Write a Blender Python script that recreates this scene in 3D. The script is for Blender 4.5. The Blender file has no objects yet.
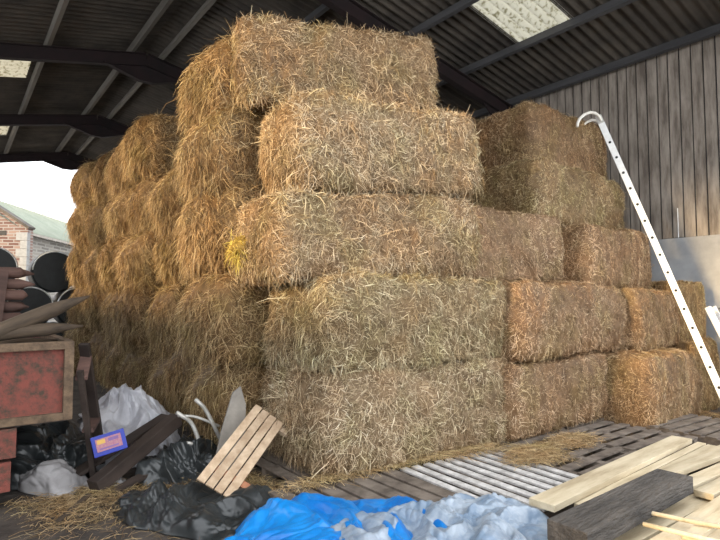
import bpy, bmesh, math, random
import numpy as np
from mathutils import Vector, Matrix, Euler, noise
random.seed(7)
PI = math.pi
SC = bpy.context.scene
COL = SC.collection
R = math.radians

# ------------------------------------------------------------------ helpers
def tag(o, label=None, cat=None, group=None, kind=None):
    if label: o['label'] = label
    if cat: o['category'] = cat
    if group: o['group'] = group
    if kind: o['kind'] = kind
    return o

def empty(name, loc=(0, 0, 0), rot=(0, 0, 0)):
    o = bpy.data.objects.new(name, None)
    o.empty_display_size = .1
    COL.objects.link(o)
    o.location = loc
    o.rotation_euler = rot
    return o

def link_mesh(name, me, mat=None, parent=None):
    o = bpy.data.objects.new(name, me)
    COL.objects.link(o)
    if mat: me.materials.append(mat)
    if parent: o.parent = parent
    return o

class MB:
    """collects shapes that belong to one part"""
    def __init__(s): s.bm = bmesh.new()
    def box(s, x0, x1, y0, y1, z0, z1, m=None, bev=0.0):
        vs = [s.bm.verts.new((x, y, z)) for x in (x0, x1) for y in (y0, y1) for z in (z0, z1)]
        if m:
            for v in vs: v.co = m @ v.co
        idx = [(0, 1, 3, 2), (4, 6, 7, 5), (0, 4, 5, 1), (2, 3, 7, 6), (0, 2, 6, 4), (1, 5, 7, 3)]
        fs = [s.bm.faces.new([vs[i] for i in f]) for f in idx]
        if bev > 0:
            es = set(e for f in fs for e in f.edges)
            bmesh.ops.bevel(s.bm, geom=list(es), offset=bev, segments=2, affect='EDGES', profile=.6)
        return s
    def bar(s, a, b, w, h, bev=0.0, up=(0, 0, 1), ext=0):
        a = Vector(a); b = Vector(b); d = b - a; L = d.length; x = d.normalized()
        y = Vector(up).cross(x)
        if y.length < 1e-4: y = Vector((0, 1, 0))
        y.normalize(); z = x.cross(y)
        m = Matrix.Translation(a) @ Matrix((x, y, z)).transposed().to_4x4()
        return s.box(-ext, L + ext, -w / 2, w / 2, -h / 2, h / 2, m, bev)
    def ibeam(s, a, b, w, h, t=.02, up=(0, 0, 1)):
        a = Vector(a); b = Vector(b); d = b - a; L = d.length; x = d.normalized()
        y = Vector(up).cross(x); y.normalize(); z = x.cross(y)
        m = Matrix.Translation(a) @ Matrix((x, y, z)).transposed().to_4x4()
        s.box(0, L, -w / 2, w / 2, h / 2 - t, h / 2, m)
        s.box(0, L, -w / 2, w / 2, -h / 2, -h / 2 + t, m)
        s.box(0, L, -t / 2, t / 2, -h / 2 + t, h / 2 - t, m)
        return s
    def tube(s, pts, rad, seg=10, cap=True):
        pts = [Vector(p) for p in pts]; n = len(pts)
        rads = rad if isinstance(rad, (list, tuple)) else [rad] * n
        rings = []; ref = None
        for i, p in enumerate(pts):
            t = (pts[min(i + 1, n - 1)] - pts[max(i - 1, 0)]).normalized()
            if ref is None:
                ref = t.cross(Vector((0, 0, 1)))
                if ref.length < .1: ref = t.cross(Vector((0, 1, 0)))
            u = (ref - t * ref.dot(t)).normalized(); ref = u; w = t.cross(u)
            rings.append([s.bm.verts.new(p + (u * math.cos(a) + w * math.sin(a)) * rads[i]) for a in [2 * PI * k / seg for k in range(seg)]])
        for i in range(n - 1):
            for k in range(seg):
                s.bm.faces.new((rings[i][k], rings[i][(k + 1) % seg], rings[i + 1][(k + 1) % seg], rings[i + 1][k]))
        if cap:
            s.bm.faces.new(list(reversed(rings[0]))); s.bm.faces.new(rings[-1])
        return s
    def poly(s, pts, thick):
        """flat outline given thickness"""
        pts = [Vector(p) for p in pts]; th = Vector(thick)
        a = [s.bm.verts.new(p) for p in pts]; b = [s.bm.verts.new(p + th) for p in pts]
        s.bm.faces.new(a); s.bm.faces.new(list(reversed(b))); n = len(a)
        for i in range(n): s.bm.faces.new((a[i], b[i], b[(i + 1) % n], a[(i + 1) % n]))
        return s
    def build(s, name, mat, parent=None, smooth=False):
        bmesh.ops.recalc_face_normals(s.bm, faces=s.bm.faces)
        me = bpy.data.meshes.new(name); s.bm.to_mesh(me); s.bm.free()
        if smooth:
            me.polygons.foreach_set('use_smooth', [True] * len(me.polygons))
        return link_mesh(name, me, mat, parent)

def copy_tree(o, parent=None):
    c = o.copy(); COL.objects.link(c)
    if parent: c.parent = parent
    for ch in list(o.children): copy_tree(ch, c)
    return c

def quad_mesh(name, verts, quads, attr=None):
    me = bpy.data.meshes.new(name)
    me.vertices.add(len(verts)); me.vertices.foreach_set('co', verts.astype(np.float32).ravel())
    me.loops.add(quads.size); me.loops.foreach_set('vertex_index', quads.astype(np.int32).ravel())
    me.polygons.add(len(quads))
    me.polygons.foreach_set('loop_start', np.arange(0, quads.size, 4, dtype=np.int32))
    me.update(calc_edges=True)
    if attr is not None:
        a = me.attributes.new('tint', 'FLOAT', 'POINT'); a.data.foreach_set('value', attr.astype(np.float32))
    return me

# ------------------------------------------------------------------ materials
def newmat(name):
    m = bpy.data.materials.new(name); m.use_nodes = True
    nt = m.node_tree; nt.nodes.clear()
    out = nt.nodes.new('ShaderNodeOutputMaterial'); b = nt.nodes.new('ShaderNodeBsdfPrincipled')
    nt.links.new(b.outputs[0], out.inputs[0])
    return m, nt, b, out

def mat(name, c1, c2=None, scale=6, rough=.7, metal=0, stretch=(1, 1, 1), bump=.15, c3=None, detail=6, coord='Object', contrast=(.35, .65), dist=.01, rand=0):
    m, nt, b, out = newmat(name); N = nt.nodes.new; Lk = nt.links.new
    tc = N('ShaderNodeTexCoord'); mp = N('ShaderNodeMapping'); mp.inputs['Scale'].default_value = stretch
    Lk(tc.outputs[coord], mp.inputs[0])
    nz = N('ShaderNodeTexNoise'); nz.inputs['Scale'].default_value = scale; nz.inputs['Detail'].default_value = detail; nz.inputs['Roughness'].default_value = .65
    if rand:
        oi = N('ShaderNodeObjectInfo'); ad = N('ShaderNodeVectorMath'); ad.operation = 'ADD'
        mu = N('ShaderNodeMath'); mu.operation = 'MULTIPLY'; mu.inputs[1].default_value = 37
        Lk(oi.outputs['Random'], mu.inputs[0]); Lk(mp.outputs[0], ad.inputs[0]); Lk(mu.outputs[0], ad.inputs[1]); Lk(ad.outputs[0], nz.inputs[0])
    else: Lk(mp.outputs[0], nz.inputs[0])
    rp = N('ShaderNodeValToRGB'); e = rp.color_ramp.elements
    e[0].position, e[1].position = contrast
    e[0].color = (*c1, 1); e[1].color = (*(c2 or c1), 1)
    if c3:
        k = e.new((contrast[0] + contrast[1]) / 2); k.color = (*c3, 1)
    Lk(nz.outputs['Fac'], rp.inputs[0])
    col = rp.outputs[0]
    if rand:
        hs = N('ShaderNodeHueSaturation'); mr = N('ShaderNodeMapRange'); mr.inputs['To Min'].default_value = 1 - rand; mr.inputs['To Max'].default_value = 1 + rand
        Lk(oi.outputs['Random'], mr.inputs[0]); Lk(mr.outputs[0], hs.inputs['Value']); Lk(col, hs.inputs['Color']); col = hs.outputs[0]
    Lk(col, b.inputs['Base Color'])
    b.inputs['Roughness'].default_value = rough; b.inputs['Metallic'].default_value = metal
    if bump:
        bp = N('ShaderNodeBump'); bp.inputs['Strength'].default_value = bump; bp.inputs['Distance'].default_value = dist
        n2 = N('ShaderNodeTexNoise'); n2.inputs['Scale'].default_value = scale * 5; n2.inputs['Detail'].default_value = 4
        Lk(mp.outputs[0], n2.inputs[0]); Lk(n2.outputs['Fac'], bp.inputs['Height']); Lk(bp.outputs[0], b.inputs['Normal'])
    return m

def hay_mat():
    m, nt, b, out = newmat('hay'); N = nt.nodes.new; Lk = nt.links.new
    at = N('ShaderNodeAttribute'); at.attribute_name = 'tint'
    tc = N('ShaderNodeTexCoord'); nz = N('ShaderNodeTexNoise'); nz.inputs['Scale'].default_value = 2.2; nz.inputs['Detail'].default_value = 3
    oi = N('ShaderNodeObjectInfo')
    ad = N('ShaderNodeVectorMath'); ad.operation = 'ADD'; mu = N('ShaderNodeMath'); mu.operation = 'MULTIPLY'; mu.inputs[1].default_value = 53
    Lk(oi.outputs['Random'], mu.inputs[0]); Lk(tc.outputs['Object'], ad.inputs[0]); Lk(mu.outputs[0], ad.inputs[1]); Lk(ad.outputs[0], nz.inputs[0])
    rp = N('ShaderNodeValToRGB'); el = rp.color_ramp.elements
    el[0].position = 0; el[0].color = (.10, .065, .034, 1); el[1].position = 1; el[1].color = (.92, .83, .64, 1)
    for p, c in ((.3, (.25, .175, .10)), (.6, (.50, .39, .25)), (.85, (.74, .63, .44))):
        k = el.new(p); k.color = (*c, 1)
    Lk(at.outputs['Fac'], rp.inputs[0])
    # patches of greener / redder hay
    r2 = N('ShaderNodeValToRGB'); e2 = r2.color_ramp.elements
    e2[0].position = .36; e2[0].color = (1.0, .93, .86, 1); e2[1].position = .64; e2[1].color = (.94, .97, .86, 1)
    k = e2.new(.5); k.color = (1, 1, 1, 1)
    Lk(nz.outputs['Fac'], r2.inputs[0])
    m1 = N('ShaderNodeMix'); m1.data_type = 'RGBA'; m1.blend_type = 'MULTIPLY'; m1.inputs[0].default_value = 1
    Lk(rp.outputs[0], m1.inputs[6]); Lk(r2.outputs[0], m1.inputs[7])
    m2 = N('ShaderNodeMix'); m2.data_type = 'RGBA'; m2.blend_type = 'MULTIPLY'; m2.inputs[0].default_value = 1
    Lk(m1.outputs[2], m2.inputs[6]); Lk(oi.outputs['Color'], m2.inputs[7])
    Lk(m2.outputs[2], b.inputs['Base Color']); b.inputs['Roughness'].default_value = .6
    b.inputs['Specular IOR Level'].default_value = .3
    tr = N('ShaderNodeBsdfTranslucent'); Lk(m2.outputs[2], tr.inputs[0])
    mx = N('ShaderNodeMixShader'); mx.inputs[0].default_value = .15
    Lk(b.outputs[0], mx.inputs[1]); Lk(tr.outputs[0], mx.inputs[2]); Lk(mx.outputs[0], out.inputs[0])
    return m

def tarp_mat(name, c, rough, spec=.5, c2=None, sc=3, sheen=0):
    m = mat(name, c, c2 or c, scale=sc, rough=rough, bump=.5, dist=.004, contrast=(.4, .6))
    m.node_tree.nodes['Principled BSDF'].inputs['Specular IOR Level'].default_value = spec
    return m

HAY = hay_mat()
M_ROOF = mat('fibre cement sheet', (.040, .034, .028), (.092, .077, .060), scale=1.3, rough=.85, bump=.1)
M_STEEL = mat('red oxide steel', (.006, .0025, .0025), (.016, .005, .005), scale=2, rough=.85, bump=.1)
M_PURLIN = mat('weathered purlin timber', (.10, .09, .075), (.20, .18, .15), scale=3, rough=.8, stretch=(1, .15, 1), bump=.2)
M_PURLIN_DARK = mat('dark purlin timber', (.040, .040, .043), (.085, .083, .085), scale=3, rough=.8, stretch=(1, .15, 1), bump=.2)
M_BOARD = mat('grey weathered boarding', (.13, .105, .085), (.33, .285, .24), scale=2.6, rough=.85, stretch=(3, 3, .5), bump=.3, c3=(.235, .20, .165))
M_CONC = mat('pale concrete', (.25, .255, .26), (.36, .365, .37), scale=1.6, rough=.9, bump=.2)
M_FLOOR = mat('dirty concrete floor', (.028, .022, .018), (.095, .077, .062), scale=2.2, rough=.9, bump=.8, dist=.03, c3=(.055, .044, .036))
M_YARD = mat('pale yard gravel', (.18, .17, .16), (.24, .23, .22), scale=2, rough=.95)
M_SKYL = None
M_ALU = mat('white worn aluminium', (.72, .72, .70), (.86, .86, .84), scale=9, rough=.4, metal=.0, bump=.05)
M_HOOK = mat('cream hook tube', (.62, .58, .50), (.80, .77, .70), scale=9, rough=.4, bump=.05)
M_BLACK = mat('black rubber and dark gaps', (.008, .008, .008), (.015, .015, .015), rough=.7, bump=0)  # also used for painted shade in rung ends and board gaps
M_WRAP = mat('black bale wrap', (.006, .009, .010), (.014, .019, .020), scale=5, rough=.45, bump=.3)
M_WRIM = mat('pale bale rim', (.55, .58, .58), (.80, .82, .82), scale=5, rough=.6, bump=.2)
M_RED = mat('rusty red trailer paint', (.060, .042, .028), (.20, .055, .040), scale=14, rough=.9, bump=.7, c3=(.145, .050, .036), contrast=(.36, .62))
M_RUST = mat('rusty trailer rim', (.065, .042, .026), (.19, .125, .075), scale=9, rough=.85, bump=.5)
M_DARKW = mat('dark stained timber', (.022, .015, .012), (.060, .043, .035), scale=4, rough=.65, stretch=(.4, 1, 1), bump=.4, rand=.2)
M_STAKE = mat('pinkish brown stake timber', (.060, .034, .027), (.15, .085, .068), scale=5, rough=.85, stretch=(.2, 1, 1), bump=.4, rand=.3)
M_POLE = mat('weathered round pole', (.035, .024, .015), (.115, .080, .050), scale=7, rough=.85, stretch=(.2, 1, 1), bump=.5)
M_PAL = mat('grey brown pallet wood', (.085, .065, .05), (.22, .18, .145), scale=6, rough=.9, stretch=(1, 1, 1), bump=.4, rand=.15)
M_PALW = mat('whitened pallet wood', (.33, .315, .30), (.66, .64, .62), scale=7, rough=.85, bump=.4)
M_NEWW = mat('fresh sawn timber', (.34, .27, .17), (.56, .48, .34), scale=5, rough=.75, stretch=(.25, 1.5, 1.5), bump=.3, c3=(.47, .39, .26), rand=.12)
M_CRATE = mat('planed pale crate wood', (.34, .23, .14), (.54, .41, .28), scale=8, rough=.75, stretch=(1, 1, 1), bump=.3, rand=.1)
M_CRATED = mat('orange brown crate batten', (.30, .12, .06), (.42, .19, .10), scale=8, rough=.8)
M_SLEEP = mat('dark old beam', (.014, .012, .011), (.105, .092, .08), scale=9, rough=.9, stretch=(.22, 1, 1), bump=1.0, dist=.03, contrast=(.3, .72))
M_GREYB = mat('grey fibre board', (.20, .18, .155), (.32, .29, .25), scale=4, rough=.9)
M_SILV = tarp_mat('silver tarpaulin', (.40, .40, .43), .36, .5, (.52, .52, .55))
M_SILVB = tarp_mat('silver blue tarpaulin', (.15, .21, .29), .38, .5, (.30, .35, .41), sc=5)
M_BLUE = tarp_mat('blue tarpaulin', (.004, .14, .46), .35, .5, (.008, .22, .60))
M_BLK = tarp_mat('black silage sheet', (.018, .021, .022), .33, .55, (.035, .039, .040))
M_SACK = tarp_mat('pale feed sack', (.25, .24, .24), .6, .3, (.36, .35, .35))
M_TUB = mat('royal blue plastic', (.008, .022, .26), (.012, .032, .34), rough=.35, bump=0)
M_PINK = mat('pink label paper', (.34, .11, .20), (.42, .22, .22), scale=60, rough=.5, bump=0)
M_GOLDP = mat('ochre label paper', (.60, .36, .08), (.60, .36, .08), rough=.5, bump=0)
M_VIOLET = mat('violet label paper', (.17, .09, .24), (.22, .12, .30), rough=.5, bump=0)
M_GALV = mat('galvanised tube', (.40, .38, .34), (.60, .58, .54), scale=8, rough=.4, metal=.3, bump=.1)
M_TWIG = mat('bare twig', (.26, .24, .24), (.32, .30, .30), rough=.9, bump=0)
M_SLATE = None

def brick_mat(name, c1, c2, mort, scale, bw=.5, rh=.25, msz=.03, co=None):
    m, nt, b, out = newmat(name); N = nt.nodes.new; Lk = nt.links.new
    tc = N('ShaderNodeTexCoord'); br = N('ShaderNodeTexBrick'); br.inputs['Scale'].default_value = scale
    nz = N('ShaderNodeTexNoise'); nz.inputs['Scale'].default_value = 1.5; nz.inputs['Detail'].default_value = 5
    mp = N('ShaderNodeMapping'); mp.inputs['Rotation'].default_value = (PI / 2, 0, 0)
    Lk(tc.outputs['Object'], mp.inputs[0]); 
    ad = N('ShaderNodeMix'); ad.data_type = 'RGBA'; ad.blend_type = 'LINEAR_LIGHT'; ad.inputs[0].default_value = .05
    Lk(mp.outputs[0], ad.inputs[6]); Lk(nz.outputs['Color'], ad.inputs[7]); Lk(ad.outputs[2], br.inputs[0])
    Lk(tc.outputs['Object'], nz.inputs[0])
    br.inputs['Color1'].default_value = (*c1, 1); br.inputs['Color2'].default_value = (*c2, 1); br.inputs['Mortar'].default_value = (*mort, 1)
    br.inputs['Mortar Size'].default_value = msz; br.inputs['Brick Width'].default_value = bw; br.inputs['Row Height'].default_value = rh
    Lk(br.outputs[0], b.inputs['Base Color']); b.inputs['Roughness'].default_value = .9
    return m
M_BRICK = brick_mat('old red brick', (.10, .045, .035), (.22, .15, .12), (.24, .22, .20), 1.0, .5, .17, .025)
M_STONE = brick_mat('pale rubble stone', (.12, .11, .095), (.23, .21, .18), (.26, .245, .22), 1.0, .55, .2, .035)
M_GREENR = mat('pale green roof sheet', (.17, .195, .145), (.225, .245, .19), scale=1, rough=.6, bump=0)
M_COPE = mat('white stone coping', (.22, .22, .215), (.28, .28, .27), rough=.8)

def skylight_mat():
    m, nt, b, out = newmat('translucent roof sheet'); N = nt.nodes.new; Lk = nt.links.new
    tc = N('ShaderNodeTexCoord'); nz = N('ShaderNodeTexNoise'); nz.inputs['Scale'].default_value = 14; nz.inputs['Detail'].default_value = 6
    Lk(tc.outputs['Object'], nz.inputs[0])
    rp = N('ShaderNodeValToRGB'); e = rp.color_ramp.elements; e[0].position = .36; e[0].color = (.34, .32, .24, 1); e[1].position = .48; e[1].color = (.60, .585, .52, 1)
    Lk(nz.outputs['Fac'], rp.inputs[0])
    tr = N('ShaderNodeBsdfTranslucent'); Lk(rp.outputs[0], tr.inputs[0]); Lk(rp.outputs[0], b.inputs['Base Color'])
    mx = N('ShaderNodeMixShader'); mx.inputs[0].default_value = .75
    Lk(b.outputs[0], mx.inputs[1]); Lk(tr.outputs[0], mx.inputs[2]); Lk(mx.outputs[0], out.inputs[0])
    b.inputs['Roughness'].default_value = .6
    return m
M_SKYL = skylight_mat()

# ------------------------------------------------------------------ hay bales
def snoise(p, seed, sc, octv=3):
    rs = np.random.RandomState(seed); out = np.zeros(len(p)); amp = 1.0; tot = 0
    for o in range(octv):
        for k in range(5):
            d = rs.normal(size=3); d /= np.linalg.norm(d)
            out += amp * np.sin(p @ d * sc * (1.9 ** o) * (.7 + .6 * rs.rand()) + rs.rand() * 6.28) / 5 ** .5
        tot += amp; amp *= .55
    return out / tot

def bale_mesh(name, seed, half=(1.19, .57, .43), nstr=20000, shag=1.0, fine=1.0):
    rs = np.random.RandomState(seed); h = np.array(half)
    def surf(q):
        """cube-surface coords in [-1,1]^3 to the bale's surface and its normal"""
        p = 17.0
        pn = (np.abs(q) ** p).sum(1) ** (1 / p)
        s = q / pn[:, None] * h
        g = np.sign(q) * np.abs(q / pn[:, None]) ** (p - 1) / h
        g /= np.linalg.norm(g, axis=1)[:, None]
        # flakes pressed across the length: shallow grooves, ends bulge
        fl = np.abs(np.sin(s[:, 0] * PI / .17 + 1.2 * snoise(s, seed + 9, 2.0, 2)))
        side = 1 - np.abs(g[:, 0])
        dsp = (.050 + .02 * (shag > 1.2)) * snoise(s, seed, 2.6, 3) + .028 * snoise(s, seed + 5, 9, 3) + .016 * snoise(s, seed + 6, 28, 2) + .014 * fl * side
        dsp += (.06 + .12 * (shag > 1.2)) * np.abs(g[:, 0]) * (1 - (s[:, 1] / h[1]) ** 2) * (1 - (s[:, 2] / h[2]) ** 2)
        belly = .045 * (1 - (s[:, 2] / h[2]) ** 2) * (1 - np.abs(g[:, 2]))
        return s + g * (dsp + belly)[:, None], g
    V = []; Q = []; off = 0
    for ax in range(3):
        a, b = [i for i in range(3) if i != ax]
        na = int(h[a] * 2 / .035); nb = int(h[b] * 2 / .035)
        ga, gb = np.meshgrid(np.linspace(-1, 1, na + 1), np.linspace(-1, 1, nb + 1), indexing='ij')
        for sg in (-1, 1):
            q = np.zeros((ga.size, 3)); q[:, a] = ga.ravel(); q[:, b] = gb.ravel(); q[:, ax] = sg
            s, g = surf(q); V.append(s)
            i = np.arange(na)[:, None] * (nb + 1) + np.arange(nb)[None, :]; i = i.ravel() + off
            f = np.stack([i, i + 1, i + nb + 2, i + nb + 1], 1)
            if sg == -1: f = f[:, ::-1]
            if ax == 1: f = f[:, ::-1]
            Q.append(f[:, ::-1]); off += len(q)
    body = np.concatenate(V); bt = .17 + .10 * snoise(body, seed + 3, 40, 2) + .05 * snoise(body, seed + 4, 6, 2)  # body tinted dark, painting shade into the gaps between strands
    nbody = len(body)
    # strands: sample faces by area
    areas = np.array([h[1] * h[2], h[1] * h[2], h[0] * h[2], h[0] * h[2], h[0] * h[1], h[0] * h[1]])
    w = areas * np.array([1.4, 1.4, 1.15, 1.15, .25, .75]); w /= w.sum()
    fi = rs.choice(6, nstr, p=w); q = rs.uniform(-1, 1, (nstr, 3))
    # push some to the edges so the silhouette is hairy
    ax = fi // 2; sg = np.where(fi % 2 == 0, -1.0, 1.0); q[np.arange(nstr), ax] = sg
    s, n = surf(q)
    rnd = rs.normal(size=(nstr, 3)); rnd -= n * (rnd * n).sum(1)[:, None]; rnd /= np.linalg.norm(rnd, axis=1)[:, None] + 1e-9
    down = np.tile([0, 0, -1.0], (nstr, 1)); down -= n * (down * n).sum(1)[:, None]
    comb = snoise(s, seed + 12, 3.0, 2)                       # locally combed direction
    lateral = np.cross(n, [0, 0, 1.0])
    isend = (np.abs(n[:, 0]) > .6)[:, None]
    t = rnd * (1.0 + .35 * (shag > 1.2)) + down * np.where(isend, .85 + .15 * (shag > 1.2), .42) * shag + lateral * (comb * .45)[:, None]
    t /= np.linalg.norm(t, axis=1)[:, None] + 1e-9
    L = rs.gamma(5, .0165, nstr) * fine
    L = np.clip(L, .03, .24 * fine) * np.where(isend[:, 0], 1.2 + .1 * (shag > 1.2), 1)
    wid = rs.uniform(.0026, .0064, nstr) * (.6 + .4 * fine)
    lift = rs.uniform(.05, .34, nstr) ** 1.3 * L * (1 + .3 * shag)
    stray = rs.rand(nstr) < .03; lift[stray] *= 3.0; L[stray] *= 1.25
    p0 = s - n * .008
    bend = rnd[::-1] * (.07 * L)[:, None]
    p1 = s + t * (L * .5)[:, None] + n * (lift * .75)[:, None] + bend * .5
    p2 = s + t * L[:, None] + n * lift[:, None] + bend
    p2[:, 2] -= L * .16 * rs.rand(nstr)
    wv = np.cross(t, n + .6 * rs.normal(size=(nstr, 3))); wv /= np.linalg.norm(wv, axis=1)[:, None] + 1e-9
    wv *= wid[:, None] * .5
    SV = np.stack([p0 - wv, p0 + wv, p1 - wv, p1 + wv, p2 - wv * .4, p2 + wv * .4], 1).reshape(-1, 3)
    b0 = nbody + np.arange(nstr) * 6
    SQ = np.concatenate([np.stack([b0, b0 + 1, b0 + 3, b0 + 2], 1), np.stack([b0 + 2, b0 + 3, b0 + 5, b0 + 4], 1)])
    st = np.clip(rs.beta(1.5, 1.6, nstr) * .98 + .02 + .10 * snoise(s, seed + 8, 5, 2), 0, 1)
    verts = np.concatenate([body, SV]); quads = np.concatenate(Q + [SQ]); tint = np.concatenate([bt, np.repeat(st, 6)])
    me = quad_mesh(name, verts, quads, tint); me.materials.append(HAY)
    return me

COARSE = [bale_mesh('hay_bale', 11 + 7 * i, nstr=44000, shag=1.0, fine=.92) for i in range(3)]
SHAGGY = [bale_mesh('hay_bale', 91 + 7 * i, nstr=38000, shag=1.4, fine=1.15) for i in range(3)]
TIDY = [bale_mesh('hay_bale', 51 + 7 * i, nstr=40000, shag=.6, fine=.60) for i in range(3)]
LEN, WID, HEI = 2.44, 1.18, .90
bale_n = 0
def bale(kind, cx, cy, z, label, group=None, col=(1, 1, 1), rz=0, ry=0, rx=0, s=(1, 1, 1), v=None):
    """one bale: centre x,y, underside z; long side along x"""
    global bale_n
    me = kind[(bale_n if v is None else v) % len(kind)]; bale_n += 1
    o = bpy.data.objects.new('hay_bale', me); COL.objects.link(o)
    o.location = (cx, cy, z + HEI * s[2] / 2); o.rotation_euler = (R(rx), R(ry), R(rz)); o.scale = s
    o.color = (*col, 1)
    return tag(o, label, 'hay bale', group)

GREYISH = (1.0, .98, .95); REDDISH = (.92, .80, .72); GOLD = (.90, .80, .62); BROWN = (.80, .71, .56); SHADE_TINT = (.72, .68, .58)
# front column of the tall stack (five bales, one above another)
FR = 'bales of the tall front column'
PZ = .15
bale(COARSE, 3.92, 4.56, PZ - .01, 'straw coloured hay bale at the foot of the tall front column, resting on pallets', FR, GREYISH, rz=-2, s=(1.02, 1.0, 1.07), v=0)
bale(COARSE, 3.88, 4.54, 1.06, 'greenish straw hay bale second from the floor in the tall front column', FR, (.99, 1.0, .93), rz=0, s=(1.02, 1.02, 1.03), v=1)
bale(COARSE, 3.56, 4.74, 1.96, 'brown hay bale in the middle of the tall front column, set back above a ledge', FR, (.95, .90, .84), rz=-5, ry=-3, s=(.98, 1.0, .99), v=2)
bale(COARSE, 3.74, 4.80, 2.86, 'tilted hay bale second from the top of the tall front column, jutting right', FR, (.98, .95, .90), rz=-9, ry=-4, s=(.92, 1.02, 1.06), v=0)
bale(COARSE, 3.50, 5.25, 3.82, 'topmost hay bale of the whole barn, crowning the tall front column', FR, (.95, .89, .81), rz=-14, ry=-5, s=(.95, 1.0, 1.05), v=1)

# long left side of the stack: columns running away to the open far end
LS = 'bales along the left side of the stack'
ordl = ['bottom', 'second', 'middle', 'fourth', 'top']
ordc = ['', 'first', 'second', 'third', 'fourth', 'fifth', 'sixth', 'seventh', 'eighth']
faceX = {1: 2.36, 2: 2.58, 3: 2.62, 4: 2.60, 5: 2.58, 6: 2.60, 7: 2.58, 8: 2.56}
rnd = random.Random(4)
for j in range(1, 9):
    lh = .90 + .012 * j; z = PZ if j < 3 else 0
    zs = [rnd.uniform(.90, 1.09) for k in range(5)]; zn = 5 / sum(zs)
    colx = rnd.uniform(-.06, .06)
    for k in range(5):
        hz = lh * zs[k] * zn
        dx = colx * 2 + rnd.uniform(-.11, .11); dy = rnd.uniform(-.05, .05)
        if j == 1 and k == 3: dx -= .14
        if j == 1 and k == 4: dx -= .06
        if j == 2 and k == 4: dx -= .22
        if j == 4 and k == 4: dx -= .10
        c = GOLD if (j <= 3 or (k == 4 and j == 4)) else BROWN
        f_ = rnd.uniform(.70, .92); c = tuple(a * f_ for a in c)
        yy = 4.68 + 1.2 * j + dy + (.12 if k == 4 else 0)
        where = 'nearest the tall front column' if j == 1 else ('at the far open end' if j == 8 else '%s behind the front column' % ordc[j])
        lab = 'shaggy hay bale end in left side, %s layer, %s' % (ordl[k], where)
        if not (k == 4 and j in (2, 3)):
            bale(SHAGGY, faceX[j] + dx + LEN / 2, yy, z, lab, LS, c, rz=rnd.uniform(-5, 5), ry=rnd.uniform(-3, 3), rx=rnd.uniform(-4, 4), s=(1.0, rnd.uniform(.95, 1.0), hz / HEI * 1.05))
        z += hz - (.12 if (j == 1 and k == 3) else 0)

# right-hand low stack beside the tall column
bale(TIDY, 6.18, 4.44, PZ, 'reddish hay bale on the floor pallets just right of the tall front column', 'bales of the low middle stack', REDDISH, rz=1, s=(.98, 1, .96), v=0)
bale(TIDY, 6.40, 4.42, 1.04, 'neat reddish hay bale with square edge, second layer of low middle stack', 'bales of the low middle stack', REDDISH, rz=1, s=(1.03, 1.02, 1.0), v=1)
bale(TIDY, 5.68, 4.86, 1.92, 'reddish hay bale topping the low middle stack behind the tall front column', 'bales of the low middle stack', (.96, .84, .77), rz=0, ry=-2, s=(.98, 1, 1.10), v=2)
# stepped stack by the ladder
LD = 'bales of the stepped stack behind the ladder'
bale(TIDY, 8.02, 3.96, .0, 'hay bale on the floor at the ladder foot, lowest of the stepped stack', LD, (.94, .82, .71), rz=3, s=(.72, 1.02, 1.1), v=1)
bale(TIDY, 8.36, 4.30, 1.0, 'hay bale behind the ladder, second from floor in the stepped stack', LD, (.94, .82, .72), rz=2, s=(.62, 1.0, 1.0), v=2)
bale(TIDY, 7.95, 4.62, 1.9, 'hay bale behind the ladder, middle of the stepped stack', LD, (.92, .78, .68), rz=2, s=(.86, 1, 1.0), v=0)
bale(TIDY, 7.64, 5.0, 2.82, 'hay bale with greenish left corner behind the ladder, second from top', LD, (.90, .84, .70), rz=2, s=(1.03, 1, 1.0), v=1)
bale(TIDY, 8.02, 5.42, 3.74, 'hay bale at the top of the ladder, highest of the stepped stack', LD, (.92, .78, .66), rz=0, ry=-2, s=(.92, 1, 1.2), v=2)
bale(TIDY, 9.55, 4.1, 1.08, 'small hay bale lying against the concrete wall right of the ladder', None, (1, .88, .66), rz=80, s=(.36, .55, 1.05), v=0)
bale(TIDY, 9.5, 4.1, .03, 'hay bale on the floor by the concrete wall under a smaller bale', None, (.9, .8, .62), rz=85, s=(.5, .7, 1.18), v=1)
tf = bpy.data.objects.new('straw_tuft', bale_mesh('straw_tuft', 333, half=(.05, .10, .13), nstr=1500, fine=.75)); COL.objects.link(tf)
tf.location = (2.40, 5.02, 2.22); tf.rotation_euler = (0, 0, R(10)); tf.color = (1.15, 1.12, .40, 1); tag(tf, 'tuft of bright yellow straw on the left side of the tall front column', 'straw')
# bales behind the gap, their shade put into a darker tint
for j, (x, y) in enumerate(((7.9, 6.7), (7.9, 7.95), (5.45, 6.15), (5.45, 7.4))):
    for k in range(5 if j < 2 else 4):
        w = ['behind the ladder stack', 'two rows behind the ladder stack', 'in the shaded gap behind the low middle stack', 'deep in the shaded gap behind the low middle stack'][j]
        bale(TIDY, x + .05 * ((k * 7) % 3 - 1), y, k * .90, 'shaded hay bale %s, %s layer' % (w, ordl[k]), 'shaded bales in the gap', SHADE_TINT, s=(.98, 1, 1.0))

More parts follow.
